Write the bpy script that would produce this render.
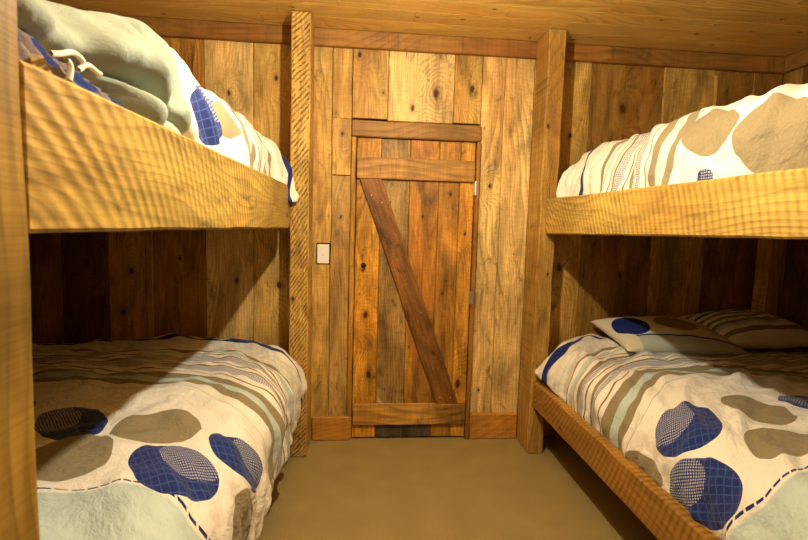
import bpy, bmesh, math, random
from mathutils import Vector, Matrix, noise
for o in list(bpy.data.objects): bpy.data.objects.remove(o)
SC = bpy.context.scene
COL = SC.collection
PI = math.pi
random.seed(7)

# ---------------------------------------------------------------- camera
YAW, PITCH, ROLL, FPX, CAMH = .0866, .09, .0284, 475.43, 1.3517
cy, sy, cp, sp = math.cos(YAW), math.sin(YAW), math.cos(PITCH), math.sin(PITCH)
F = Vector((sy*cp, cy*cp, -sp)); r0 = Vector((cy, -sy, 0)); d0 = F.cross(r0)
cr, sr = math.cos(ROLL), math.sin(ROLL)
RX = cr*r0 - sr*d0; DN = sr*r0 + cr*d0
cam = bpy.data.cameras.new('camera')
cam.sensor_width = 36; cam.sensor_fit = 'HORIZONTAL'
cam.lens = FPX/808*36
cam.clip_start = .05
cam.dof.use_dof = True; cam.dof.focus_distance = 2.5; cam.dof.aperture_fstop = cam.lens/3.4
camo = bpy.data.objects.new('camera', cam)
m = Matrix((RX, -DN, -F)).transposed().to_4x4(); m.translation = (0, 0, CAMH)
camo.matrix_world = m
COL.objects.link(camo); SC.camera = camo

# ---------------------------------------------------------------- world, exposure, lamps
w = bpy.data.worlds.new('world'); SC.world = w; w.use_nodes = True
w.node_tree.nodes['Background'].inputs[0].default_value = (1, .8, .6, 1)
w.node_tree.nodes['Background'].inputs[1].default_value = .002
SC.view_settings.view_transform = 'Standard'; SC.view_settings.look = 'None'
SC.view_settings.gamma = 1; SC.view_settings.use_curve_mapping = False
SC.view_settings.exposure = 0.33
LAMPS = [((.16, 1.35, 2.19), 76, .022), ((-.02, -.30, 2.17), 9, .025)]
LCOL = (1.0, .885, .68)
def lamp(i, loc, power, rad):
    l = bpy.data.lights.new('lamp_light', 'POINT'); l.energy = power; l.color = LCOL; l.shadow_soft_size = rad
    o = bpy.data.objects.new('lamp_light', l); o.location = loc; COL.objects.link(o); return o
LO = [lamp(i, *a) for i, a in enumerate(LAMPS)]

# ---------------------------------------------------------------- node helper
class N:
    def __init__(s, name, rough=.5, spec=.3):
        s.m = bpy.data.materials.new(name); s.m.use_nodes = True
        s.t = s.m.node_tree; s.t.nodes.clear()
        s.out = s.t.nodes.new('ShaderNodeOutputMaterial')
        s.b = s.t.nodes.new('ShaderNodeBsdfPrincipled')
        s.b.inputs['Roughness'].default_value = rough
        s.b.inputs['Specular IOR Level'].default_value = spec
        s.t.links.new(s.b.outputs[0], s.out.inputs[0])
    def put(s, sock, v):
        if hasattr(v, 'links'): s.t.links.new(v, sock)
        elif v is not None:
            try: sock.default_value = v
            except Exception: sock.default_value = (*v, 1) if len(v) == 3 else v[:3]
    def M(s, op, a, b=None, c=None, clamp=False):
        n = s.t.nodes.new('ShaderNodeMath'); n.operation = op; n.use_clamp = clamp
        for i, v in enumerate((a, b, c)):
            if v is not None: s.put(n.inputs[i], v)
        return n.outputs[0]
    def add(s, a, b): return s.M('ADD', a, b)
    def sub(s, a, b): return s.M('SUBTRACT', a, b)
    def mul(s, a, b): return s.M('MULTIPLY', a, b)
    def attr(s, name, vec=True):
        n = s.t.nodes.new('ShaderNodeAttribute'); n.attribute_name = name
        return n.outputs['Vector'] if vec else n.outputs['Color']
    def sep(s, v):
        n = s.t.nodes.new('ShaderNodeSeparateXYZ'); s.put(n.inputs[0], v); return n.outputs
    def com(s, x, y, z=0.):
        n = s.t.nodes.new('ShaderNodeCombineXYZ')
        for i, v in enumerate((x, y, z)): s.put(n.inputs[i], v)
        return n.outputs[0]
    def noise(s, v, scale=1., detail=2., rough=.5, dist=0., col=False):
        n = s.t.nodes.new('ShaderNodeTexNoise'); s.put(n.inputs['Vector'], v)
        n.inputs['Scale'].default_value = scale; n.inputs['Detail'].default_value = detail
        n.inputs['Roughness'].default_value = rough; n.inputs['Distortion'].default_value = dist
        return n.outputs[1 if col else 0]
    def ss(s, v, lo, hi, a=0., b=1.):
        n = s.t.nodes.new('ShaderNodeMapRange'); n.interpolation_type = 'SMOOTHSTEP'
        for i, x in enumerate((v, lo, hi, a, b)): s.put(n.inputs[i], x)
        return n.outputs[0]
    def lin(s, v, lo, hi, a=0., b=1.):
        n = s.t.nodes.new('ShaderNodeMapRange')
        for i, x in enumerate((v, lo, hi, a, b)): s.put(n.inputs[i], x)
        return n.outputs[0]
    def mix(s, f, a, b, mode='MIX'):
        n = s.t.nodes.new('ShaderNodeMix'); n.data_type = 'RGBA'; n.blend_type = mode
        s.put(n.inputs[0], f)
        for i, v in ((6, a), (7, b)):
            if hasattr(v, 'links'): s.t.links.new(v, n.inputs[i])
            else: n.inputs[i].default_value = (*v[:3], 1)
        return n.outputs[2]
    def scalec(s, c, f):       # colour times value
        n = s.t.nodes.new('ShaderNodeVectorMath'); n.operation = 'SCALE'
        s.put(n.inputs[0], c); s.put(n.inputs['Scale'], f); return n.outputs[0]
    def bump(s, h, strength=.3, dist=.002):
        n = s.t.nodes.new('ShaderNodeBump'); n.inputs['Strength'].default_value = strength
        n.inputs['Distance'].default_value = dist; s.put(n.inputs['Height'], h)
        s.t.links.new(n.outputs[0], s.b.inputs['Normal'])
    def done(s, col):
        s.put(s.b.inputs['Base Color'], col); return s.m

def wood_material(name, saw=0., lam=.018, arc=(1.2, .9), rough=.55, fine=1., spec=.3, stain=1., slash=0.):
    """sawn timber: reads wc (across, along, depth+seed), tint, k1, k2 (knot: across, along, radius)"""
    n = N(name, rough, spec)
    a, l, d = n.sep(n.attr('wc'))
    tint = n.attr('tint')
    ax = n.add(a, n.mul(d, .8))
    v = n.com(a, l, d)
    low = n.noise(n.com(n.mul(a, 2.6), n.mul(l, .55), d), 1., 2., .5)
    ph = n.add(n.mul(ax, 34.), n.mul(low, 26.))
    core = 0.; 
    for k in ('k1', 'k2'):
        ka, kl, kr = n.sep(n.attr(k))
        da = n.sub(a, ka); dl = n.mul(n.sub(l, kl), .62)
        wob = n.mul(n.sub(n.noise(v, 22., 2.), .5), .012)
        ds = n.add(n.M('SQRT', n.add(n.mul(da, da), n.mul(dl, dl))), wob)
        rel = n.M('DIVIDE', ds, n.M('MAXIMUM', kr, .0005))
        inf = n.M('EXPONENT', n.mul(n.mul(rel, rel), -.07))
        ph = n.add(ph, n.mul(inf, 7.))
        c = n.add(n.mul(n.ss(rel, .95, .35), .8), n.mul(n.ss(rel, 1.9, .9), .30))
        core = n.M('MAXIMUM', core, c)
    # small pin knots
    vo = n.t.nodes.new('ShaderNodeTexVoronoi'); n.put(vo.inputs['Vector'], n.com(n.mul(a, 5.5), n.mul(l, 2.4), d)); vo.inputs['Scale'].default_value = 1.
    sel = n.M('GREATER_THAN', n.sep(vo.outputs['Color'])[0], .86)
    pin = n.mul(n.ss(vo.outputs['Distance'], .06, .02), sel)
    core = n.M('MAXIMUM', core, n.mul(pin, .8))
    fr = n.M('FRACT', ph)
    ring = n.M('POWER', fr, 2.4)
    ring = n.mul(ring, n.ss(fr, 1., .86))
    rs = n.lin(n.noise(n.com(n.mul(a, 5.), n.mul(l, 1.2), d), 1., 2.), .3, .7, .25, 1.)
    fib = n.noise(n.com(n.mul(a, 260.), n.mul(l, 5.), n.mul(d, 50.)), 1., 2.)
    chat = n.noise(n.com(n.mul(a, 22.), n.mul(l, 150.), d), 1., 3., .6)
    pat = n.noise(n.com(n.mul(a, 9.), n.mul(l, 2.2), d), 1., 4., .62, .6)
    val = n.sub(1.42, n.mul(n.mul(ring, rs), .85))
    val = n.mul(val, n.lin(fib, .25, .75, 1.-.30*fine, 1.+.24*fine))
    val = n.mul(val, n.lin(chat, .3, .7, 1.-.13*fine, 1.+.12*fine))
    val = n.mul(val, n.lin(pat, .3, .7, 1.-.55*stain, 1.+.38*stain))
    h = n.add(n.mul(fib, .35), n.mul(chat, .6))
    if saw:
        dx = n.sub(l, arc[0]); dy = n.sub(a, arc[1])
        rr = n.M('SQRT', n.add(n.mul(dx, dx), n.mul(dy, dy)))
        wv = n.M('SINE', n.add(n.mul(rr, 2*PI/lam), n.mul(n.noise(v, 2.5, 2.), 5.)))
        am = n.lin(n.noise(n.com(n.mul(a, 8.), n.mul(l, 5.), d), 1., 2.), .3, .7, .25, 1.)
        wv = n.mul(wv, am)
        val = n.mul(val, n.sub(1., n.mul(n.M('POWER', n.add(n.mul(wv, .5), .5), 2.), .50*saw)))
        h = n.add(h, n.mul(wv, 1.2*saw))
    if slash:
        # deep slanting saw cuts left on the face
        q = n.add(n.mul(l, 1/lam), n.mul(n.M('ABSOLUTE', n.sub(a, .05)), 0.))
        dirn = n.M('SINE', n.mul(l, 2.1))
        q = n.sub(n.mul(l, 1/lam), n.mul(a, n.add(42., n.mul(dirn, 8.))))
        q = n.add(q, n.mul(n.noise(v, 9., 3.), 1.6))
        cut = n.ss(n.M('ABSOLUTE', n.sub(n.M('FRACT', q), .5)), .26, .10)
        cut = n.mul(cut, n.lin(n.noise(n.com(n.mul(a, 30.), n.mul(l, 26.), d), 1., 3.), .35, .6, .15, 1.))
        val = n.mul(val, n.sub(1., n.mul(cut, .7*slash)))
        h = n.sub(h, n.mul(cut, 3.))
    burl = n.noise(n.com(n.mul(a, 13.), n.mul(l, 5.), n.add(d, 3.)), 1., 5., .7, 1.2)
    val = n.mul(val, n.ss(burl, .56, .70, 1., 1.-.58*min(1., stain)))
    col = n.scalec(tint, val)
    red = n.noise(n.com(n.mul(a, 4.), n.mul(l, 1.1), n.add(d, 7.)), 1., 3.)
    col = n.mix(n.ss(red, .45, .72, 0., .5), col, n.mix(1., col, (.92, .62, .38), 'MULTIPLY'))
    col = n.mix(n.mul(core, .90), col, (.055, .018, .004))
    n.bump(h, .6, .0015 if not slash else .003)
    return n.done(col)

WALL = wood_material('rough_sawn_wall_boards')
DOOR = wood_material('recycled_door_boards', fine=1.3, stain=1.25)
TRIM = wood_material('oiled_trim_wood', stain=.6, fine=.8)
BEAM = wood_material('band_sawn_beam', fine=.55, saw=1., lam=.030, arc=(.3, .95), stain=.7)
BEAM_R = wood_material('band_sawn_beam_right', fine=.55, saw=1., lam=.028, arc=(3.0, .95), stain=.6)
POST = wood_material('sawn_post', saw=.35, lam=.012, arc=(1.2, 3.), stain=.8)
CUT = wood_material('deep_cut_post_face', stain=.7, slash=1., lam=.030)
CEIL = wood_material('pine_ceiling_boards', stain=.3, fine=.5, rough=.32, spec=.45)

def simple(name, col, rough=.5, metal=0., spec=.4):
    n = N(name, rough, spec); n.b.inputs['Metallic'].default_value = metal
    return n.done((*col, 1))
GAP = simple('dark_gap_backing', (.012, .006, .003), .9)
STEEL = simple('brushed_hinge_steel', (.55, .53, .48), .35, .9)
BLACKM = simple('black_iron_and_shadow', (.012, .011, .010), .4, .3)
WHITEP = simple('white_plastic', (.82, .80, .74), .35)
PIPING = simple('white_piping_cloth', (.78, .74, .62), .8)
LINEN = simple('plain_mattress_ticking', (.55, .50, .40), .9)

# ---------------------------------------------------------------- tags
def tag(o, label=None, cat=None, group=None, kind=None):
    if label: o['label'] = label
    if cat: o['category'] = cat
    if group: o['group'] = group
    if kind: o['kind'] = kind
    return o
def empty(name, loc=(0, 0, 0)):
    o = bpy.data.objects.new(name, None); o.location = loc; o.empty_display_size = .1; COL.objects.link(o); return o
def link(name, me, parent=None, mats=()):
    o = bpy.data.objects.new(name, me)
    for x in mats: me.materials.append(x)
    COL.objects.link(o)
    if parent is not None:
        o.parent = parent; o.matrix_parent_inverse = Matrix.Translation(parent.location).inverted()
    return o

# ---------------------------------------------------------------- timber builder
HONEY = (.46, .275, .060); PALE = (.60, .40, .135); BROWN = (.25, .125, .022); ORANGE = (.38, .185, .026)
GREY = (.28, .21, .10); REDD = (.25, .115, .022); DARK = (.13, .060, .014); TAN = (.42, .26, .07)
class Timber:
    """collects boards; every board keeps its own grain co-ordinates, tint and knots"""
    def __init__(s):
        s.bm = bmesh.new(); L = s.bm.verts.layers.float_vector
        s.wc, s.tint, s.k1, s.k2 = (L.new(x) for x in ('wc', 'tint', 'k1', 'k2'))
    def _v(s, p, wc, tint, knots):
        v = s.bm.verts.new(p); v[s.wc] = wc; v[s.tint] = tint
        k = list(knots)+[(9, 9, 0)]*2
        v[s.k1] = k[0]; v[s.k2] = k[1]; return v
    def board(s, fn, la, lb, depth, tint, knots=(), seg=16, bev=.003, mat=0, seed=None, ends=0.):
        """fn(a-or-b, l, n) -> point. la(l), lb(l): edges; faces +n is the front"""
        seed = random.uniform(0, 60) if seed is None else seed
        l0, l1 = ends
        rows = []
        ls = [l0, l0+bev]+[l0+(l1-l0)*i/seg for i in range(1, seg)]+[l1-bev, l1]
        for l in ls:
            a, b = la(l), lb(l); e = (l in (l0, l1))
            prof = [(a, -depth), (a, -bev), (a+bev, 0), ((a+b)/2, 0), (b-bev, 0), (b, -bev), (b, -depth)]
            rows.append([s._v(fn(x, l, min(z, -bev) if e else z), (x, l, -z*1.+seed), tint, knots) for x, z in prof])
        for i in range(len(rows)-1):
            for j in range(6):
                f = s.bm.faces.new((rows[i][j], rows[i][j+1], rows[i+1][j+1], rows[i+1][j])); f.material_index = mat
            f = s.bm.faces.new((rows[i][6], rows[i][0], rows[i+1][0], rows[i+1][6])); f.material_index = mat
        f = s.bm.faces.new(rows[0][::-1]); f.material_index = mat
        f = s.bm.faces.new(rows[-1]); f.material_index = mat
    def beam(s, x0, x1, y0, y1, z0, z1, axis, tint, knots=(), seg=24, bev=.006, seed=None, wob=.0015, fmat=None, shape=None):
        """beam along axis 'x','y' or 'z' with eased edges and a slightly uneven surface"""
        seed = random.uniform(0, 60) if seed is None else seed
        lo = [x0, y0, z0]; hi = [x1, y1, z1]; L = 'xyz'.index(axis)
        A, D = [i for i in range(3) if i != L]
        if axis == 'y': A, D = 2, 0
        l0, l1 = lo[L], hi[L]
        ls = [l0, l0+bev]+[l0+(l1-l0)*i/seg for i in range(1, seg)]+[l1-bev, l1]
        a0, a1, dd0, dd1 = lo[A], hi[A], lo[D], hi[D]
        am, dm = (a0+a1)/2, (dd0+dd1)/2
        prof = [(a0+bev, dd0), (am, dd0), (a1-bev, dd0), (a1, dd0+bev), (a1, dm), (a1, dd1-bev), (a1-bev, dd1), (am, dd1), (a0+bev, dd1), (a0, dd1-bev), (a0, dm), (a0, dd0+bev)]
        rows = []
        for l in ls:
            e = l in (l0, l1); row = []
            for a, d in prof:
                if e: a += (am-a)*bev*1.5/max(.01, (a1-a0)/2); d += (dm-d)*bev*1.5/max(.01, (dd1-dd0)/2)
                na = noise.noise(Vector((a*3+seed, l*5, d*3))); nd = noise.noise(Vector((a*3, l*5+seed, d*3+9)))
                p = [0, 0, 0]; p[L] = l; p[A] = a+na*wob*2; p[D] = d+nd*wob*2
                if shape: p = shape(p)
                row.append(s._v(p, (a, l, d+seed), tint, knots))
            rows.append(row)
        for i in range(len(rows)-1):
            for j in range(12):
                k = (j+1) % 12
                f = s.bm.faces.new((rows[i][j], rows[i][k], rows[i+1][k], rows[i+1][j]))
                if fmat: f.material_index = fmat(j)
        s.bm.faces.new(rows[0][::-1]); s.bm.faces.new(rows[-1])
    def build(s, name, mats, parent=None):
        bmesh.ops.recalc_face_normals(s.bm, faces=s.bm.faces)
        me = bpy.data.meshes.new(name); s.bm.to_mesh(me); s.bm.free()
        return link(name, me, parent, mats if isinstance(mats, (list, tuple)) else [mats])
def const(v): return lambda l: v
def wavy(v, amp, seed, fq=3.): return lambda l: v+amp*noise.noise(Vector((seed*7.1, l*fq, .3)))+amp*.35*noise.noise(Vector((seed*3.3, l*fq*5, 4.)))
def box(bm, x0, x1, y0, y1, z0, z1):
    r = bmesh.ops.create_cube(bm, size=1)
    for v in r['verts']: v.co = Vector(((x0+x1)/2+v.co.x*(x1-x0), (y0+y1)/2+v.co.y*(y1-y0), (z0+z1)/2+v.co.z*(z1-z0)))
    return r['verts']
def cyl(bm, c, axis, r, h, seg=24, r2=None):
    rot = Vector((0, 0, 1)).rotation_difference(Vector(axis)).to_matrix().to_4x4()
    bmesh.ops.create_cone(bm, cap_ends=True, segments=seg, radius1=r, radius2=r if r2 is None else r2, depth=h, matrix=Matrix.Translation(c) @ rot)
def fin(name, bm, mat, parent=None, bevel=0., smooth=False):
    bmesh.ops.recalc_face_normals(bm, faces=bm.faces)
    me = bpy.data.meshes.new(name); bm.to_mesh(me); bm.free()
    if smooth:
        for p in me.polygons: p.use_smooth = True
    o = link(name, me, parent, [mat])
    if bevel:
        md = o.modifiers.new('bevel', 'BEVEL'); md.width = bevel; md.segments = 2
    return o

# ================================================================ the room
XL, XR, YB, YF, H = -2.04, 2.66, 2.937, -1.7, 2.49
bm = bmesh.new(); box(bm, XL-.1, XR+.1, YF-.1, YB+.1, -.1, 0)
n = N('olive_tan_carpet', .95, .1)
tc = n.t.nodes.new('ShaderNodeTexCoord').outputs['Object']
a = n.noise(tc, 230., 3.); b = n.noise(tc, 7., 3.)
rib = n.M('SINE', n.mul(n.sep(tc)[0], 900.))
col = n.mix(n.lin(a, .3, .7), (.22, .158, .054), (.54, .405, .158))
col = n.scalec(col, n.lin(b, .3, .7, .92, 1.07))
n.bump(a, 1., .006)
tag(fin('floor', bm, n.done(col)), 'olive tan looped carpet between the two bunks', kind='structure')

# back wall: hand-picked upright boards
def back_fn(a, l, nn): return (a, YB-.001-nn-.0, l)
def wall_back():
    t = Timber()
    fy = lambda off: (lambda a, l, nn: (a, YB-off-nn, l))
    def bd(x0, x1, z0, z1, tint, knots=(), off=.0, w=.004, s0=None, s1=None, depth=.02):
        t.board(fy(off), wavy(x0+.0015, w if s0 is None else w, s0 if s0 is not None else x0*9, 2.5),
                wavy(x1-.0015, w, s1 if s1 is not None else x1*9, 2.5), depth, tint, knots, seg=30, ends=(z0, z1))
    # left bunk
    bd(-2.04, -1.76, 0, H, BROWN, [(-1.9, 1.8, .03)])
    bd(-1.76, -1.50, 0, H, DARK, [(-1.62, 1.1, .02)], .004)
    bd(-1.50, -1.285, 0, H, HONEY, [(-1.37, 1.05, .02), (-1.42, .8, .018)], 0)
    bd(-1.285, -1.245, 0, H, TAN, [], .006)
    bd(-1.245, -.94, 0, H, tuple(x*.9 for x in ORANGE), [(-1.09, 1.13, .012), (-1.15, 2.1, .02)], 0)
    bd(-.94, -.66, 0, H, PALE, [(-.80, 2.10, .016), (-.76, 1.0, .013)], .004)
    bd(-.66, -.40, 0, H, HONEY, [(-.51, .98, .022), (-.53, 2.2, .015)], 0)
    bd(-.40, -.20, 0, H, HONEY, [(-.33, .6, .01)], .003, w=.006)
    # left of the door: two lengths meeting at a level joint
    bd(-.20, -.083, 1.655, 1.99, HONEY, [(-.14, 1.9, .012)], .0, w=.006)
    bd(-.20, -.083, 0, 1.65, TAN, [(-.14, 1.4, .012)], .002, w=.006)
    bd(-.20, -.083, 1.99, H, HONEY, [], 0, w=.006)
    # over the door
    bd(-.083, .13, 1.995, H, HONEY, [(-.045, 2.36, .016), (.10, 2.15, .01)], .004, w=.002)
    bd(.13, .53, 1.988, H, PALE, [(.42, 2.16, .026), (.28, 2.07, .018)], 0, w=.003)
    bd(.53, .70, 1.993, H, HONEY, [(.64, 2.2, .02)], .003, w=.002)
    # right of the door
    bd(.70, .845, 0, H, PALE, [(.775, 1.62, .013), (.76, .32, .012)], .003, w=.007)
    bd(.845, 1.03, 0, H, PALE, [(.95, 1.2, .004)], 0, w=.007)
    # right bunk
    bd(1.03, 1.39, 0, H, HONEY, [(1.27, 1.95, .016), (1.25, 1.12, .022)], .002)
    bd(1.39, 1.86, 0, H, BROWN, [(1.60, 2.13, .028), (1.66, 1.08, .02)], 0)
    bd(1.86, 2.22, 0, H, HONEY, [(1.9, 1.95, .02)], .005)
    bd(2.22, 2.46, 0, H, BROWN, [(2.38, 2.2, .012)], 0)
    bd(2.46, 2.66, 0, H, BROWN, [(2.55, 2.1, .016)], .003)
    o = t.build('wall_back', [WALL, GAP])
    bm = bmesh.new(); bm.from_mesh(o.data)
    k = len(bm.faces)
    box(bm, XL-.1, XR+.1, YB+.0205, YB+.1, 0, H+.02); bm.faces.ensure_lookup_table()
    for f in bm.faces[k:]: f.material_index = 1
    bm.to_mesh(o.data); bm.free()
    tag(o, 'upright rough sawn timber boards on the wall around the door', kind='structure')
wall_back()

def plank_wall(name, fn, x0, x1, z0, z1, width, tints, mat, label, seg=20):
    t = Timber(); x = x0
    while x < x1-.01:
        wd = min(width*random.uniform(.75, 1.25), x1-x)
        if x1-x-wd < .06: wd = x1-x
        kn = [(x+random.uniform(.25, .75)*wd, random.uniform(z0, z1), random.uniform(.008, .02)) for _ in range(2)]
        t.board(lambda a, l, nn, o=random.choice((0, .002, .004)): fn(a, l, nn-o), wavy(x+.001, .002, x*9), wavy(x+wd-.001, .002, (x+wd)*9), .02, random.choice(tints), kn, seg=seg, ends=(z0, z1))
        x += wd
    return tag(t.build(name, mat), label, kind='structure')
plank_wall('wall_left', lambda a, l, nn: (XL+nn-.001, a, l), YF, YB, 0, H, .26, [DARK, BROWN, DARK], WALL, 'timber boards behind the left bunk')  # side and front walls tinted dark to cut bounce light under the bunks
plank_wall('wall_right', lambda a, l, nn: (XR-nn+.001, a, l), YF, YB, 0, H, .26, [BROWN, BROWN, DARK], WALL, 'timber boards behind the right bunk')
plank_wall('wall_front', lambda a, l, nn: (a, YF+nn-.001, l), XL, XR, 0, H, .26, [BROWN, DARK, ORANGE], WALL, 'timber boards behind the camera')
# ceiling boards run from side to side
t = Timber(); y = YF
while y < YB:
    wd = .135
    cuts = [XL, random.uniform(-1.2, .4), random.uniform(.9, 2.0), XR]
    for i in range(3):
        c = random.uniform(.9, 1.06)
        kn = [(y+wd*random.uniform(.2, .8), random.uniform(cuts[i], cuts[i+1]), random.uniform(.006, .010)) for _ in range(2)]
        t.board(lambda a, l, nn: (l, a, H-nn), const(y+.0004), const(min(y+wd, YB)-.0004), .018, (.56*c, .36*c, .09*c), kn, seg=8, bev=.0015, ends=(cuts[i]+.0005, cuts[i+1]-.0005))
    y += wd
tag(t.build('ceiling', CEIL), 'pale pine boarded ceiling', kind='structure')
bm = bmesh.new(); box(bm, XL-.1, XR+.1, YF-.1, YB+.1, H+.019, H+.06)
tag(fin('trim_7', bm, GAP), 'dark ceiling backing', kind='structure')

# crown boards, baseboards, door frame
def trim(nm, args, axis, tint, label, knots=(), mat=TRIM, **k):
    t = Timber(); t.beam(*args, axis, tint, knots, **k); return tag(t.build(nm, mat), label, kind='structure')
trim('trim_1', (XL, XR, YB-.040, YB-.001, 2.392, H-.001), 'x', REDD, 'red brown crown board along the top of the back wall', [(2.44, 2.45, .012)])
trim('trim_2', (XR-.04, XR-.001, YF, YB-.041, 2.392, H-.001), 'y', REDD, 'red brown crown board at the top of the right wall')
trim('baseboard_left', (-.300, -.052, YB-.030, YB-.005, .0, .156), 'x', ORANGE, 'orange timber baseboard left of the door', [(.05, -.15, .006)])
trim('baseboard_right', (.704, 1.02, YB-.030, YB-.005, .0, .169), 'x', ORANGE, 'orange timber baseboard right of the door', [(.08, .88, .012)])
trim('trim_3', (-.083, .704, YB-.034, YB-.004, 1.883, 1.978), 'x', BROWN, 'header board over the door', [(1.93, .26, .006), (1.94, .67, .012)])
trim('trim_4', (-.083, -.053, YB-.030, YB-.004, .156, 1.883), 'z', ORANGE, 'narrow door jamb on the knob side')
trim('trim_5', (.678, .704, YB-.038, YB-.004, 0, 1.883), 'z', REDD, 'narrow red brown door jamb on the hinge side')

# ---------------------------------------------------------------- the door
D = empty('door_1', (-.05, YB-.02, 0)); tag(D, 'closed timber plank door with slanting dark brace', kind='structure')
t = Timber(); DY = YB-.002
xs = [-.050, .095, .247, .425, .562, .676]; xs = [-.050, .082, .262, .43, .577, .676]
xs = [-.050, .098, .275, .455, .585, .676]
tints = [(.50, .235, .022), (.30, .18, .05), (.38, .175, .026), (.34, .155, .02), (.50, .235, .026)]
kn = [[(.02, .80, .020), (.05, .42, .022)], [(.16, 1.5, .004)], [(.36, 1.42, .010), (.30, .6, .008)], [(.50, .94, .010), (.53, 1.56, .012)], [(.62, .36, .026), (.63, 1.32, .01)]]
for i in range(5):
    t.board(lambda a, l, nn, o=.002*(i % 2): (a, DY-.006-nn+o, l), const(xs[i]+.001), const(xs[i+1]-.001), .018, tints[i], kn[i], seg=24, ends=(.012 if i not in (1, 2) else .095, 1.880))
    if i in (1, 2): t.board(lambda a, l, nn, o=.002*(i % 2): (a, DY-.006-nn+o, l), const(xs[i]+.001), const(xs[i+1]-.001), .018, (.085, .066, .040), [], seg=3, ends=(.012, .094))
t.build('door_panel', DOOR, D)
def dpart(name, args, tint, knots, mat=DOOR, axis='x'):
    t = Timber(); t.beam(*args, axis, tint, knots, wob=.0008, bev=.003); return t.build(name, mat, D)
dpart('top_ledge', (-.048, .672, DY-.030, DY-.0075, 1.638, 1.764), (.29, .145, .028), [(1.69, .03, .016)])
dpart('bottom_ledge', (-.044, .672, DY-.030, DY-.0075, .102, .237), (.34, .18, .035), [(.18, .13, .012), (.15, .52, .010)])
# slanting brace
t = Timber()
p0, p1 = Vector((.036, 0, 1.637)), Vector((.553, 0, .238))
dv = p0-p1; Lb = dv.length; dv.normalize()
hw0 = .060
def brace_fn(a, l, nn):
    # along the slant, ends cut level
    z = p1.z+(l/Lb)*(p0.z-p1.z); x = p1.x+(l/Lb)*(p0.x-p1.x)
    return (x+a*(1.08 if l < Lb*.5 else 1.0), DY-.0078-.022-nn+.0, z)
t.board(brace_fn, wavy(-.066, .003, 2), wavy(.066, .003, 5), .021, (.185, .078, .014), [(.02, .35, .010), (-.02, .9, .008)], seg=30, ends=(0, Lb))
b = t.build('diagonal_brace', DOOR, D); tag(b, 'dark brown slanting brace with pale nail marks')
# pale nail heads on the brace and ledges
for (f_, a_) in ((.93, -.03), (.90, .02), (.42, .03), (.38, -.01), (.03, -.035), (.03, .035)):
    q = p1.lerp(p0, f_)
    bm = bmesh.new(); cyl(bm, (q.x+a_, DY-.0308, q.z), (0, -1, 0), .0035, .002, 10); fin('nail_head', bm, STEEL, D)
# knob
bm = bmesh.new(); cyl(bm, (.003, DY-.012, 1.113), (0, -1, 0), .013, .012)
cyl(bm, (.003, DY-.026, 1.113), (0, -1, 0), .007, .022)
bmesh.ops.create_uvsphere(bm, u_segments=20, v_segments=12, radius=.017, matrix=Matrix.Translation((.003, DY-.040, 1.113)))
tag(fin('door_knob', bm, BLACKM, D, smooth=True), 'small black round knob')
for z in (1.60, .925):
    bm = bmesh.new()
    cyl(bm, (.6765, DY-.040, z), (0, 0, 1), .006, .085, 12)
    for k in (-1, 1): box(bm, .6765, .6765+k*.012, DY-.0385, DY-.036, z-.038, z+.038)
    fin('hinge', bm, STEEL, D)
# light switch
S = empty('light_switch', (-.243, YB-.004, 1.175))
tag(S, 'white light switch plate on the boards left of the door', 'light switch')
bm = bmesh.new(); box(bm, -.279, -.207, YB-.016, YB-.0065, 1.117, 1.234); fin('switch_plate', bm, WHITEP, S, .003)
bm = bmesh.new(); box(bm, -.249, -.237, YB-.0205, YB-.0165, 1.167, 1.184); fin('switch_rocker', bm, WHITEP, S, .002)
bm = bmesh.new(); box(bm, -.285, -.201, YB-.0062, YB-.005, 1.112, 1.242); fin('switch_shadow', bm, BLACKM, S)  # black sheet behind the plate, painting the shadow gap around it

# ceiling lamps over the aisle, just out of the picture
for i, (loc, pw, rd) in enumerate(LAMPS):
    L = empty('ceiling_lamp', (loc[0], loc[1], H)); L['category'] = 'lamp'; L['group'] = 'ceiling lamps over the aisle'
    L['label'] = 'bare bulb ceiling lamp on a short stem above the aisle'
    bm = bmesh.new(); cyl(bm, (loc[0], loc[1], H-.012), (0, 0, 1), .055, .022); fin('canopy', bm, BLACKM, L)
    bm = bmesh.new(); cyl(bm, (loc[0], loc[1], (H-.022+loc[2]+.09)/2), (0, 0, 1), .006, H-.022-loc[2]-.09, 12); fin('stem', bm, BLACKM, L)
    bm = bmesh.new(); cyl(bm, (loc[0], loc[1], loc[2]+.065), (0, 0, 1), .018, .05); fin('socket', bm, BLACKM, L)
    LO[i].parent = L; LO[i].matrix_parent_inverse = Matrix.Translation(L.location).inverted()

# ================================================================ the bunks
def slat_base(par, x0, x1, y0, y1, z):
    t = Timber(); n = 12
    for i in range(n):
        a = y0+(y1-y0)*(i+.15)/n; b = a+(y1-y0)*.7/n
        t.beam(x0, x1, a, b, z-.02, z, 'x', TAN, seg=2, bev=.002)
    t.build('slat_base', TRIM, par)
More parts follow.
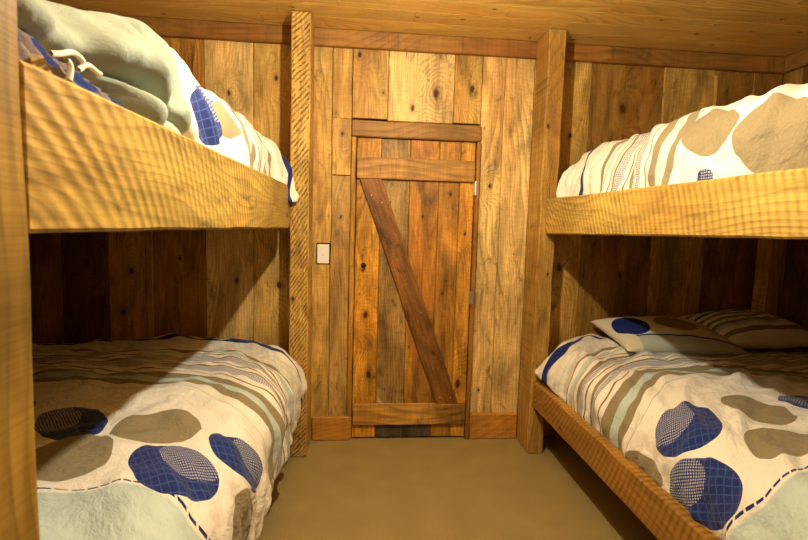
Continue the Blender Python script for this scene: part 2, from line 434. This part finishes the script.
# left bunk
B1 = empty('bunk_bed', (-1.2, 1.7, 0))
tag(B1, 'left rough sawn timber bunk bed with deep slanting saw cuts on its far post', 'bunk bed', 'timber bunk beds')
t = Timber(); t.beam(-.41, -.305, 2.695, 2.905, 0, H-.002, 'z', (.46, .28, .065), [(-.39, .93, .012)], seg=60, wob=.002, fmat=lambda j: 1 if j in (0, 1) else 0)
t.build('post', [POST, CUT], B1)
t = Timber(); t.beam(-.55, -.408, .52, .622, 0, H-.002, 'z', (.30, .175, .028), [], seg=40, wob=.0015)
t.build('post', [POST], B1)
for (x0, x1) in ((XL+.004, XL+.1),):
    for (y0, y1) in ((.52, .62), (2.8, 2.905)):
        t = Timber(); t.beam(x0, x1, y0, y1, 0, 1.56, 'z', HONEY, seg=6); t.build('post', [POST], B1)
def lu_shape(p):
    y, z = p[1], p[2]
    f = (y-.63)/2.06
    if z > 1.45: z += (1.560-1.538)*f+.002
    else: z += -.004*f
    if y > 2.66 and z < 1.36: z += .03*((y-2.66)/.03)
    return (p[0], y, z)
t = Timber(); t.beam(-.468, -.41, .6225, 2.694, 1.332, 1.538, 'y', (.40, .262, .058), [(1.40, 2.60, .014)], seg=60, shape=lu_shape)
t.build('upper_rail', BEAM, B1)
t = Timber(); t.beam(-.468, -.41, .6225, 2.694, .13, .40, 'y', (.36, .2, .04), seg=30); t.build('lower_rail', BEAM, B1)
slat_base(B1, XL+.01, -.47, .64, 2.69, 1.40); slat_base(B1, XL+.01, -.47, .64, 2.69, .30)
# right bunk
B2 = empty('bunk_bed', (1.9, 1.7, 0))
tag(B2, 'right timber bunk bed with plain far post and curved saw marks on its rails', 'bunk bed', 'timber bunk beds')
t = Timber(); t.beam(1.018, 1.118, 2.702, 2.905, 0, H-.002, 'z', (.38, .215, .042), [(1.085, 1.1, .010), (1.04, 1.95, .01)], seg=60, wob=.002)
t.build('post', [POST], B2)
t = Timber(); t.beam(1.03, 1.13, .45, .56, 0, H-.002, 'z', HONEY, [], seg=40); t.build('post', [POST], B2)
for (y0, y1) in ((.45, .55), (2.8, 2.905)):
    t = Timber(); t.beam(XR-.1, XR-.004, y0, y1, 0, 1.56, 'z', HONEY, seg=6); t.build('post', [POST], B2)
def ru_shape(p):
    x, y, z = p; f = (y-1.06)/1.63
    if z > 1.45: z += 1.521+.016*f-1.52
    else: z += 1.351-.016*f-1.34
    return (x, y, z)
t = Timber(); t.beam(1.048, 1.106, .565, 2.686, 1.34, 1.52, 'y', (.48, .31, .068), [], seg=60, shape=ru_shape)
t.build('upper_rail', BEAM_R, B2)
t = Timber(); t.beam(1.032, 1.084, .565, 2.700, .300, .455, 'y', (.31, .155, .026), [(.34, 2.3, .01)], seg=60); t.build('lower_rail', BEAM_R, B2)
slat_base(B2, 1.11, XR-.01, .64, 2.69, 1.42); slat_base(B2, 1.09, XR-.01, .64, 2.69, .34)

# mattresses
def mattress(x0, x1, y0, y1, z0, z1, label):
    bm = bmesh.new(); box(bm, x0, x1, y0, y1, z0, z1)
    o = fin('mattress', bm, LINEN); tag(o, label, 'mattress', 'mattresses under the printed duvets')
    md = o.modifiers.new('bevel', 'BEVEL'); md.width = .03; md.segments = 4
mattress(XL+.11, -.50, .66, 2.66, .302, .54, 'mattress under the printed duvet on the left lower bunk')
mattress(XL+.11, -.585, .66, 2.66, 1.402, 1.62, 'mattress under the printed duvet on the left upper bunk')
mattress(1.15, XR-.11, .66, 2.66, .342, .58, 'mattress under the printed duvet on the right lower bunk')
mattress(1.19, XR-.11, .66, 2.66, 1.422, 1.62, 'mattress under the printed duvet on the right upper bunk')

# ---------------------------------------------------------------- printed cloth
CREAM = (.84, .785, .66); NAVY = (.014, .026, .14); TAUPE = (.28, .225, .12); AQUA = (.50, .60, .54); BROWNL = (.26, .15, .05)
def print_material(name, pebbles, stripes=True, dash=None, edge=True, panel=AQUA, aqua_from=None, wr=1.):
    """cloth print read from dc = (across, down from the head hem)"""
    n = N(name, .85, .15); n.b.inputs['Sheen Weight'].default_value = .15
    dc = n.attr('dc')
    wob = n.noise(dc, 6., 2., col=True)
    sv = n.t.nodes.new('ShaderNodeVectorMath'); sv.operation = 'MULTIPLY_ADD'
    n.put(sv.inputs[0], wob); sv.inputs[1].default_value = (.02, .022, 0); n.put(sv.inputs[2], dc)
    s, t, _ = n.sep(sv.outputs[0]); s = n.sub(s, .01); t = n.sub(t, .011)
    col = CREAM
    if stripes:
        cr_ = n.t.nodes.new('ShaderNodeValToRGB'); cr_.color_ramp.interpolation = 'CONSTANT'
        LIST = [(0, CREAM), (.100, NAVY), (.140, (.78, .74, .62)), (.335, TAUPE), (.365, CREAM), (.38, AQUA), (.415, CREAM), (.438, BROWNL), (.446, CREAM), (.470, TAUPE), (.492, CREAM),
                (.560, BROWNL), (.568, CREAM), (.590, TAUPE), (.606, CREAM), (.690, BROWNL), (.697, CREAM), (.730, TAUPE), (.785, AQUA), (.835, TAUPE), (.880, CREAM), (.935, (.45, .42, .36)), (.940, CREAM)]
        el = cr_.color_ramp.elements
        while len(el) < len(LIST): el.new(.5)
        for e, (p, c) in zip(el, LIST): e.position = p; e.color = (*c, 1)
        n.put(cr_.inputs[0], t); col = cr_.outputs[0]
        lat = n.mul(n.M('SINE', n.mul(s, 2*PI/.018)), n.M('SINE', n.mul(t, 2*PI/.022)))
        lat = n.M('GREATER_THAN', n.M('ABSOLUTE', lat), .22)
        for a, b in ((.496, .545), (.612, .662)):
            band = n.mul(n.M('GREATER_THAN', t, a), n.M('LESS_THAN', t, b))
            col = n.mix(n.mul(band, n.mul(lat, .8)), col, (.10, .14, .24))
        grid = n.M('MAXIMUM', n.M('GREATER_THAN', n.M('FRACT', n.mul(s, 28.)), .86), n.M('GREATER_THAN', n.M('FRACT', n.mul(t, 28.)), .86))
        band = n.mul(n.M('GREATER_THAN', t, .165), n.M('LESS_THAN', t, .32))
        col = n.mix(n.mul(n.mul(band, grid), .35), col, (.50, .50, .42))
    if dash:
        # pale aqua panel with a dashed navy edge beyond a curve  t > f(s)
        pts = dash
        fc = n.t.nodes.new('ShaderNodeFloatCurve'); c = fc.mapping.curves[0]
        for i, (x, y) in enumerate(pts):
            if i < 2: c.points[i].location = (x, y/2.2)
            else: c.points.new(x, y/2.2)
        fc.mapping.update(); n.put(fc.inputs['Value'], s)
        dt = n.sub(t, n.mul(fc.outputs[0], 2.2))
        aq = n.scalec(panel, n.lin(n.noise(dc, 5., 3.), .3, .7, .9, 1.15))
        col = n.mix(n.ss(dt, .012, .022), col, aq)
        line = n.mul(n.M('LESS_THAN', n.M('ABSOLUTE', dt), .0045 if edge else -1.), n.M('LESS_THAN', n.M('FRACT', n.mul(n.add(s, t), 22.)), .78))
        col = n.mix(line, col, NAVY)
    for (cs, ct, A, Bq, ang, kind) in pebbles:
        ds = n.sub(s, cs); dt = n.sub(t, ct); c, q = math.cos(ang), math.sin(ang)
        u = n.add(n.mul(ds, c), n.mul(dt, q)); v = n.sub(n.mul(dt, c), n.mul(ds, q))
        uu = n.mul(u, 1/A); vv = n.mul(v, 1/Bq)
        rr = n.M('SQRT', n.add(n.M('POWER', n.M('ABSOLUTE', uu), 2.3), n.M('POWER', n.M('ABSOLUTE', vv), 2.3)))
        msk = n.M('LESS_THAN', rr, 1.)
        gl = n.M('MAXIMUM', n.M('GREATER_THAN', n.M('FRACT', n.mul(u, 42.)), .87), n.M('GREATER_THAN', n.M('FRACT', n.mul(v, 42.)), .87))
        if kind == 'n':
            base = n.mix(n.mul(gl, .75), NAVY, (.05, .10, .29))
            dots = n.mul(n.M('SINE', n.mul(u, 2*PI/.017)), n.M('SINE', n.mul(v, 2*PI/.017)))
            dc2 = n.mix(n.M('GREATER_THAN', n.M('ABSOLUTE', dots), .50), NAVY, (.42, .43, .48))
            d2 = n.add(n.mul(n.sub(uu, .55), n.sub(uu, .55)), n.mul(n.sub(vv, .35), n.sub(vv, .35)))
            base = n.mix(n.M('LESS_THAN', d2, .62), base, dc2)
        else:
            base = n.mix(n.mul(gl, .25), TAUPE, (.28, .22, .12))
        col = n.mix(msk, col, base)
    weave = n.noise(dc, 500., 1.); w2 = n.noise(dc, 14., 4., .6, .4)
    w3 = n.noise(dc, 45., 3., .6)
    n.bump(n.add(n.add(n.mul(weave, .05), n.mul(w2, 1.6*wr)), n.mul(w3, .8*wr)), .8, .010)
    return n.done(col)

def sst(x):
    x=max(0.,min(1.,x));return x*x*(3-2*x)
# the four duvets: outer plane, side, hem height, top height, shoulder radius, head edge
DUV={
 'LL':dict(xo=-.362,sg=-1,hem=.235,hemh=.10,top=.625,R=.15,crown=.03,bul=.022,ye=2.67,yd=.21,ydw=.35,hr=.07,S=2.02,T=2.12,W=1.6),
 'RL':dict(xo=1.085,sg=1,hem=.44,hemh=.07,top=.665,R=.15,crown=.03,bul=.06,ye=2.66,yd=.22,ydw=.35,hr=.05,S=1.75,T=2.1,W=1.5),
 'RU':dict(xo=1.105,sg=1,hem=1.47,hemh=.02,top=1.79,R=.22,crown=.04,bul=.0,ye=2.64,yd=.17,ydw=.3,hr=.13,S=1.75,T=2.1,W=1.45),
 'LU':dict(xo=-.462,sg=-1,hem=1.47,hemh=.0,top=1.815,R=.2,crown=.04,bul=.09,ye=2.68,yd=.19,ydw=.3,hr=.13,S=1.75,T=2.05,W=1.5)}
def duvet_point(k,s,t):
    q=DUV[k];g=math.exp(-(t/.22)**2)
    hem=q['hem']+q['hemh']*g;R=q['R'];top=q['top']
    drop=top-R-hem;A=R*math.pi/2
    if s<drop: d=0.;z=hem+s;e=1.
    elif s<drop+A:
        a=(s-drop)/R;d=R-R*math.cos(a);z=top-R+R*math.sin(a);e=math.cos(a)
    else:
        d=R+s-drop-A;z=top;e=0.
    w=max(0.,min(1.,d/q['W']));z+=q['crown']*math.sin(math.pi*min(1,w*1.1))**.8 if w<.9 else 0
    low=1-sst((s)/(drop+A*.8))
    xo=q['xo']-q['sg']*q['bul']*g*low
    yend=q['ye']+q['yd']*sst(d/q['ydw'])
    hr=q['hr']
    # head end rolls over: arc length t -> y,z
    Ah=hr*math.pi/2
    if t<Ah: a=t/hr;dy=hr*(1-math.cos(a));dz=hr*(math.sin(a)-1)*sst((s-drop*.5)/(drop+A))
    else: dy=hr+t-Ah;dz=0.
    Y=yend-dy;Z=z+dz
    return (xo+q['sg']*d,Y,Z)
CREASE = [(.06, 1.43), (.08, 1.47), (.104, 1.526), (.135, 1.615), (.155, 1.66), (.168, 1.732), (.16, 1.797), (.15, 1.87), (.14, 2.1)]
DIMPLE = [(.19, 1.56), (.25, 1.60), (.32, 1.62)]
def pdist(pts, s, t):
    best = 9; sg = 1
    for (a, b), (c, d) in zip(pts, pts[1:]):
        L = (c-a)**2+(d-b)**2; u = max(0, min(1, ((s-a)*(c-a)+(t-b)*(d-b))/L))
        e = math.hypot(s-a-u*(c-a), t-b-u*(d-b))
        if e < best: best = e; sg = 1 if ((c-a)*(t-b)-(d-b)*(s-a)) < 0 else -1
    return best, sg
def heap(s, t):
    f = sst((t-1.30)/.2)
    if f == 0: return 0
    d, sg = pdist(CREASE, s, t); e, _ = pdist(DIMPLE, s, t)
    w = -.050*math.exp(-(d/.016)**2)+.030*math.exp(-((d-.05)/.04)**2)
    w += -.036*math.exp(-(e/.032)**2)+.012*math.exp(-((e-.07)/.03)**2)
    w += .035*noise.noise(Vector((s*4.+t*2, t*3.2, 2.)))+.010*noise.noise(Vector((s*13+t*6, t*9, 6.)))
    w -= .035*sst((t-1.5)/.3)+.035*sst((t-1.72)/.15)
    w -= .085*sst((t-1.70)/.06)*(1-sst((s-.13)/.03))
    return w*f
def duvet(k, mat, label, seedv, amp=1.7):
    q = DUV[k]; ns, nt = 170, 230
    bm = bmesh.new(); dcl = bm.verts.layers.float_vector.new('dc')
    P = [[Vector(duvet_point(k, q['S']*i/ns, q['T']*j/nt)) for j in range(nt+1)] for i in range(ns+1)]
    V = []
    for i in range(ns+1):
        row = []
        for j in range(nt+1):
            s, t = q['S']*i/ns, q['T']*j/nt
            a = P[min(i+1, ns)][j]-P[max(i-1, 0)][j]; b = P[i][min(j+1, nt)]-P[i][max(j-1, 0)]
            nr = a.cross(b); nr.normalize()
            if q['sg'] > 0: nr = -nr
            if nr.z < -.2: nr = -nr
            side = 1-sst((s-.05)/.45); headf = 1-sst((t-.1)/.7)
            # creases running down the side, soft puffs on top, cross ripples near the head
            w = noise.noise(Vector((s*3.+seedv, t*22, .5)))*.016*side*(0.5+.8*headf)
            w += noise.noise(Vector((s*3.5, t*5+seedv, 1.5)))*.014
            w += abs(noise.noise(Vector((s*9, t*4.+seedv, 3.))))*.007
            w += (noise.noise(Vector((s*5+t*7, s*2-t*3., seedv)))**2)*.03
            w += noise.noise(Vector((s*12, t*26, seedv+5)))*.005*(.4+headf)
            w += (1-abs(noise.noise(Vector((s*4.+t*3, t*9-s*5, seedv+2.))))*2)*.006
            w *= amp
            if s < .03: w *= s/.03*.6+.4
            if k == 'LU':
                w += heap(s, t)
            p = P[i][j]+nr*w
            p.y = min(p.y, YB-.012)
            if k[0] == 'L': p.x = max(p.x, XL+.03)
            else: p.x = min(p.x, XR-.03)
            if s < .04: p.x += q['sg']*0
            v = bm.verts.new(p); v[dcl] = (s, t-(.2 if k == 'RU' else 0), 0); row.append(v)
        V.append(row)
    for i in range(ns):
        for j in range(nt): bm.faces.new((V[i][j], V[i+1][j], V[i+1][j+1], V[i][j+1]))
    o = fin('duvet', bm, mat, smooth=True)
    sd = o.modifiers.new('cloth', 'SOLIDIFY'); sd.thickness = .006; sd.offset = -1
    return tag(o, label, 'duvet', 'printed duvets on the bunks')
PEB_L = [(.931, 1.284, .16, .095, -.867, 'n'), (.636, 1.28, .16, .11, -2.216, 't'), (.787, 1.528, .15, .10, -1.159, 't'), (.492, 1.464, .153, .104, -2.255, 'n'), (.334, 1.174, .140, .085, -2.415, 'n'), (.19, 1.31, .12, .10, -2.183, 't'), (1.25, 1.2, .13, .1, .4, 't')]
PEB_R = [(.257, 1.169, .152, .108, -2.352, 'n'), (.092, 1.331, .155, .10, -2.089, 'n'), (.027, 1.049, .11, .05, -1.607, 't'), (.58, 1.275, .134, .088, -1.614, 't'), (.475, 1.525, .19, .088, -2.492, 't'), (.83, 1.28, .13, .10, -2.2, 'n')]
PEB_RU = [(.235, 1.00, .135, .085, -1.1, 't'), (.150, 1.30, .175, .100, -1.1, 't'), (.045, 1.05, .05, .045, 0, 'n'), (.62, 1.0, .14, .1, .8, 'n')]
PEB_LU = [(.19, 1.29, .15, .075, -1.2, 'n'), (.22, 1.08, .13, .06, -1.3, 't'), (.5, 1.25, .12, .1, .3, 'n')]
duvet('LL', print_material('duvet_print_left', PEB_L, dash=[(0, 1.70), (.25, 1.53), (.33, 1.545), (.45, 1.565), (.53, 1.60), (.62, 1.69), (1, 1.72)]),
      'printed duvet on the left lower bunk, hanging over its rail, with pale aqua foot panel', 1.3)
duvet('RL', print_material('duvet_print_right', PEB_R, dash=[(0, 1.47), (.12, 1.49), (.26, 1.56), (.37, 1.62), (.6, 1.78), (1, 1.85)]),
      'printed duvet on the right lower bunk, tucked inside its rail beneath the pillows', 4.1)
duvet('RU', print_material('duvet_print_upper_right', PEB_RU, panel=(.74, .74, .64), dash=[(0, 1.72), (.2, 1.60), (.3, 1.36), (.37, 1.18), (1, 1.05)]),
      'printed duvet on the right upper bunk with two large taupe pebbles', 7.7)
LUD = duvet('LU', print_material('duvet_print_upper_left', PEB_LU, edge=False, wr=.35, panel=(.27, .31, .245), dash=[(0, 1.44), (.15, 1.45), (.35, 1.42), (1, 1.35)]),  # foot panel darker than the other aqua: the heap's shade put into its colour
      'printed duvet on the left upper bunk with its foot end heaped up, the aqua darkened as shade', 9.2)
# crumpled end of the left upper duvet, under the heap
n = N('navy_brown_plaid_cloth', .85, .15); dc = n.attr('dc'); s, t, _ = n.sep(dc)
pl = n.add(n.M('GREATER_THAN', n.M('FRACT', n.mul(s, 11.)), .6), n.M('GREATER_THAN', n.M('FRACT', n.mul(t, 9.)), .62))
PLAID = n.done(n.mix(n.mul(pl, .5), NAVY, (.30, .21, .10)))
bm = bmesh.new(); dcl = bm.verts.layers.float_vector.new('dc'); V = []
for i in range(41):
    row = []
    for j in range(81):
        u, v = i/40, j/80; y = .66+.62*v
        z0_ = 1.50; hgt = (.155-.10*v)
        a = u*PI*.75
        p = Vector((-.462-.02-.10*(1-math.cos(a)), y, z0_+hgt*math.sin(min(a, PI/2))))
        w = (1-abs(noise.noise(Vector((u*2+v*6, v*7, 3.))))*2.2)*.022
        p.x += w*1.2; p.z += w*.4
        vv = bm.verts.new(p); vv[dcl] = (u*.35, v*.62, 0); row.append(vv)
    V.append(row)
for i in range(40):
    for j in range(80): bm.faces.new((V[i][j], V[i+1][j], V[i+1][j+1], V[i][j+1]))
o = fin('crumpled_corner', bm, PLAID, LUD, smooth=True); tag(o, 'crumpled navy and brown underside')
def tube(name, pts, r, mat, parent):
    cu = bpy.data.curves.new(name, 'CURVE'); cu.dimensions = '3D'; cu.bevel_depth = r; cu.bevel_resolution = 3
    sp_ = cu.splines.new('NURBS'); sp_.points.add(len(pts)-1); sp_.use_endpoint_u = True; sp_.order_u = 4
    for q_, p in zip(sp_.points, pts): q_.co = (*p, 1)
    o = bpy.data.objects.new('tmp', cu); COL.objects.link(o); dg = bpy.context.evaluated_depsgraph_get()
    me = bpy.data.meshes.new_from_object(o.evaluated_get(dg)); bpy.data.objects.remove(o)
    for p in me.polygons: p.use_smooth = True
    me.materials.clear()
    return link(name, me, parent, [mat])
tube('piping', [(-0.452, 0.746, 1.585), (-0.452, 0.768, 1.59), (-0.452, 0.793, 1.606), (-0.452, 0.819, 1.606), (-0.452, 0.835, 1.596), (-0.452, 0.813, 1.583)], .0045, PIPING, o)
tube('piping', [(-0.452, 0.783, 1.588), (-0.452, 0.797, 1.588), (-0.452, 0.794, 1.574), (-0.452, 0.788, 1.56)], .0045, PIPING, o)
tube('piping', [(-0.452, 0.824, 1.592), (-0.452, 0.847, 1.606), (-0.452, 0.852, 1.595), (-0.452, 0.876, 1.596)], .0045, PIPING, o)

# ---------------------------------------------------------------- pillows
def pillow(mat, loc, size, rot, label, seedv, h=.13):
    bm = bmesh.new(); dcl = bm.verts.layers.float_vector.new('dc'); n_ = 44
    R = Matrix.Rotation(rot[2], 3, 'Z') @ Matrix.Rotation(rot[0], 3, 'X') @ Matrix.Rotation(rot[1], 3, 'Y')
    rows = {}
    for sgn in (1, -1):
        for i in range(n_+1):
            for j in range(n_+1):
                u, v = i/n_*2-1, j/n_*2-1
                edge = (i in (0, n_) or j in (0, n_))
                if sgn < 0 and edge: rows[(sgn, i, j)] = rows[(1, i, j)]; continue
                th = max(0, (1-abs(u)**2.6)*(1-abs(v)**2.6))**.55
                px = u*(1-.07*(1-abs(v)**2)*abs(u)**3)*size[0]/2
                py = v*(1-.09*(1-abs(u)**2)*abs(v)**3)*size[1]/2
                wr = noise.noise(Vector((u*3+seedv, v*3, sgn)))*.012*th+noise.noise(Vector((u*8, v*8+seedv, sgn)))*.005*th
                pz = sgn*(h/2*th*(1 if sgn > 0 else .8)+wr)
                p = R @ Vector((px, py, pz))+Vector(loc)
                vv = bm.verts.new(p); vv[dcl] = (u*size[0]/2, v*size[1]/2, 0); rows[(sgn, i, j)] = vv
    for sgn in (1, -1):
        for i in range(n_):
            for j in range(n_):
                f = [rows[(sgn, i, j)], rows[(sgn, i+1, j)], rows[(sgn, i+1, j+1)], rows[(sgn, i, j+1)]]
                bm.faces.new(f if sgn > 0 else f[::-1])
    return tag(fin('pillow', bm, mat, smooth=True), label, 'pillow', 'pillows on the right lower bunk')
def pillow_print(name, stripes):
    n = N(name, .85, .15); dc = n.attr('dc'); u, v, _ = n.sep(dc)
    col = (.74, .66, .48)
    if stripes:
        c = n.t.nodes.new('ShaderNodeValToRGB'); c.color_ramp.interpolation = 'CONSTANT'
        L = [(0, CREAM), (.15, TAUPE), (.22, CREAM), (.30, AQUA), (.36, TAUPE), (.42, CREAM), (.47, (.2, .22, .28)), (.52, CREAM), (.58, TAUPE), (.63, CREAM), (.68, NAVY), (.72, CREAM), (.80, TAUPE), (.86, CREAM)]
        el = c.color_ramp.elements
        while len(el) < len(L): el.new(.5)
        for e, (p, q_) in zip(el, L): e.position = p; e.color = (*q_, 1)
        n.put(c.inputs[0], n.lin(v, -.25, .25)); col = c.outputs[0]
    else:
        bound = n.add(-.172, n.mul(n.M('MAXIMUM', u, -.28), -.10))
        aq = n.mul(n.M('LESS_THAN', v, bound), n.M('GREATER_THAN', u, -.245))
        col = n.mix(aq, col, (.46, .50, .40))
        ln = n.mul(n.M('LESS_THAN', n.M('ABSOLUTE', n.sub(v, bound)), .006), n.M('GREATER_THAN', u, -.25))
        col = n.mix(ln, col, NAVY)
        for cx_, cy_, A, Bq, cc in ((-.22, -.01, .10, .13, NAVY), (.06, .0, .12, .11, (.30, .20, .09))):
            a_ = n.mul(n.sub(u, cx_), 1/A); b_ = n.mul(n.sub(v, cy_), 1/Bq)
            col = n.mix(n.M('LESS_THAN', n.add(n.mul(a_, a_), n.mul(b_, b_)), 1.), col, cc)
    w2 = n.noise(dc, 14., 4., .6); n.bump(w2, .4, .008)
    return n.done(col)
pillow(pillow_print('pebble_print_pillow', False), (1.775, 2.62, .755), (.68, .50), (.13, 0, -.05), 'pillow with navy oval and aqua edge band, nearer the aisle on right lower bunk', 1., .17)
pillow(pillow_print('striped_pillow', True), (2.36, 2.68, .785), (.62, .48), (.15, -.03, .03), 'striped pillow in shadow at the wall side of the right lower bunk', 5., .19)
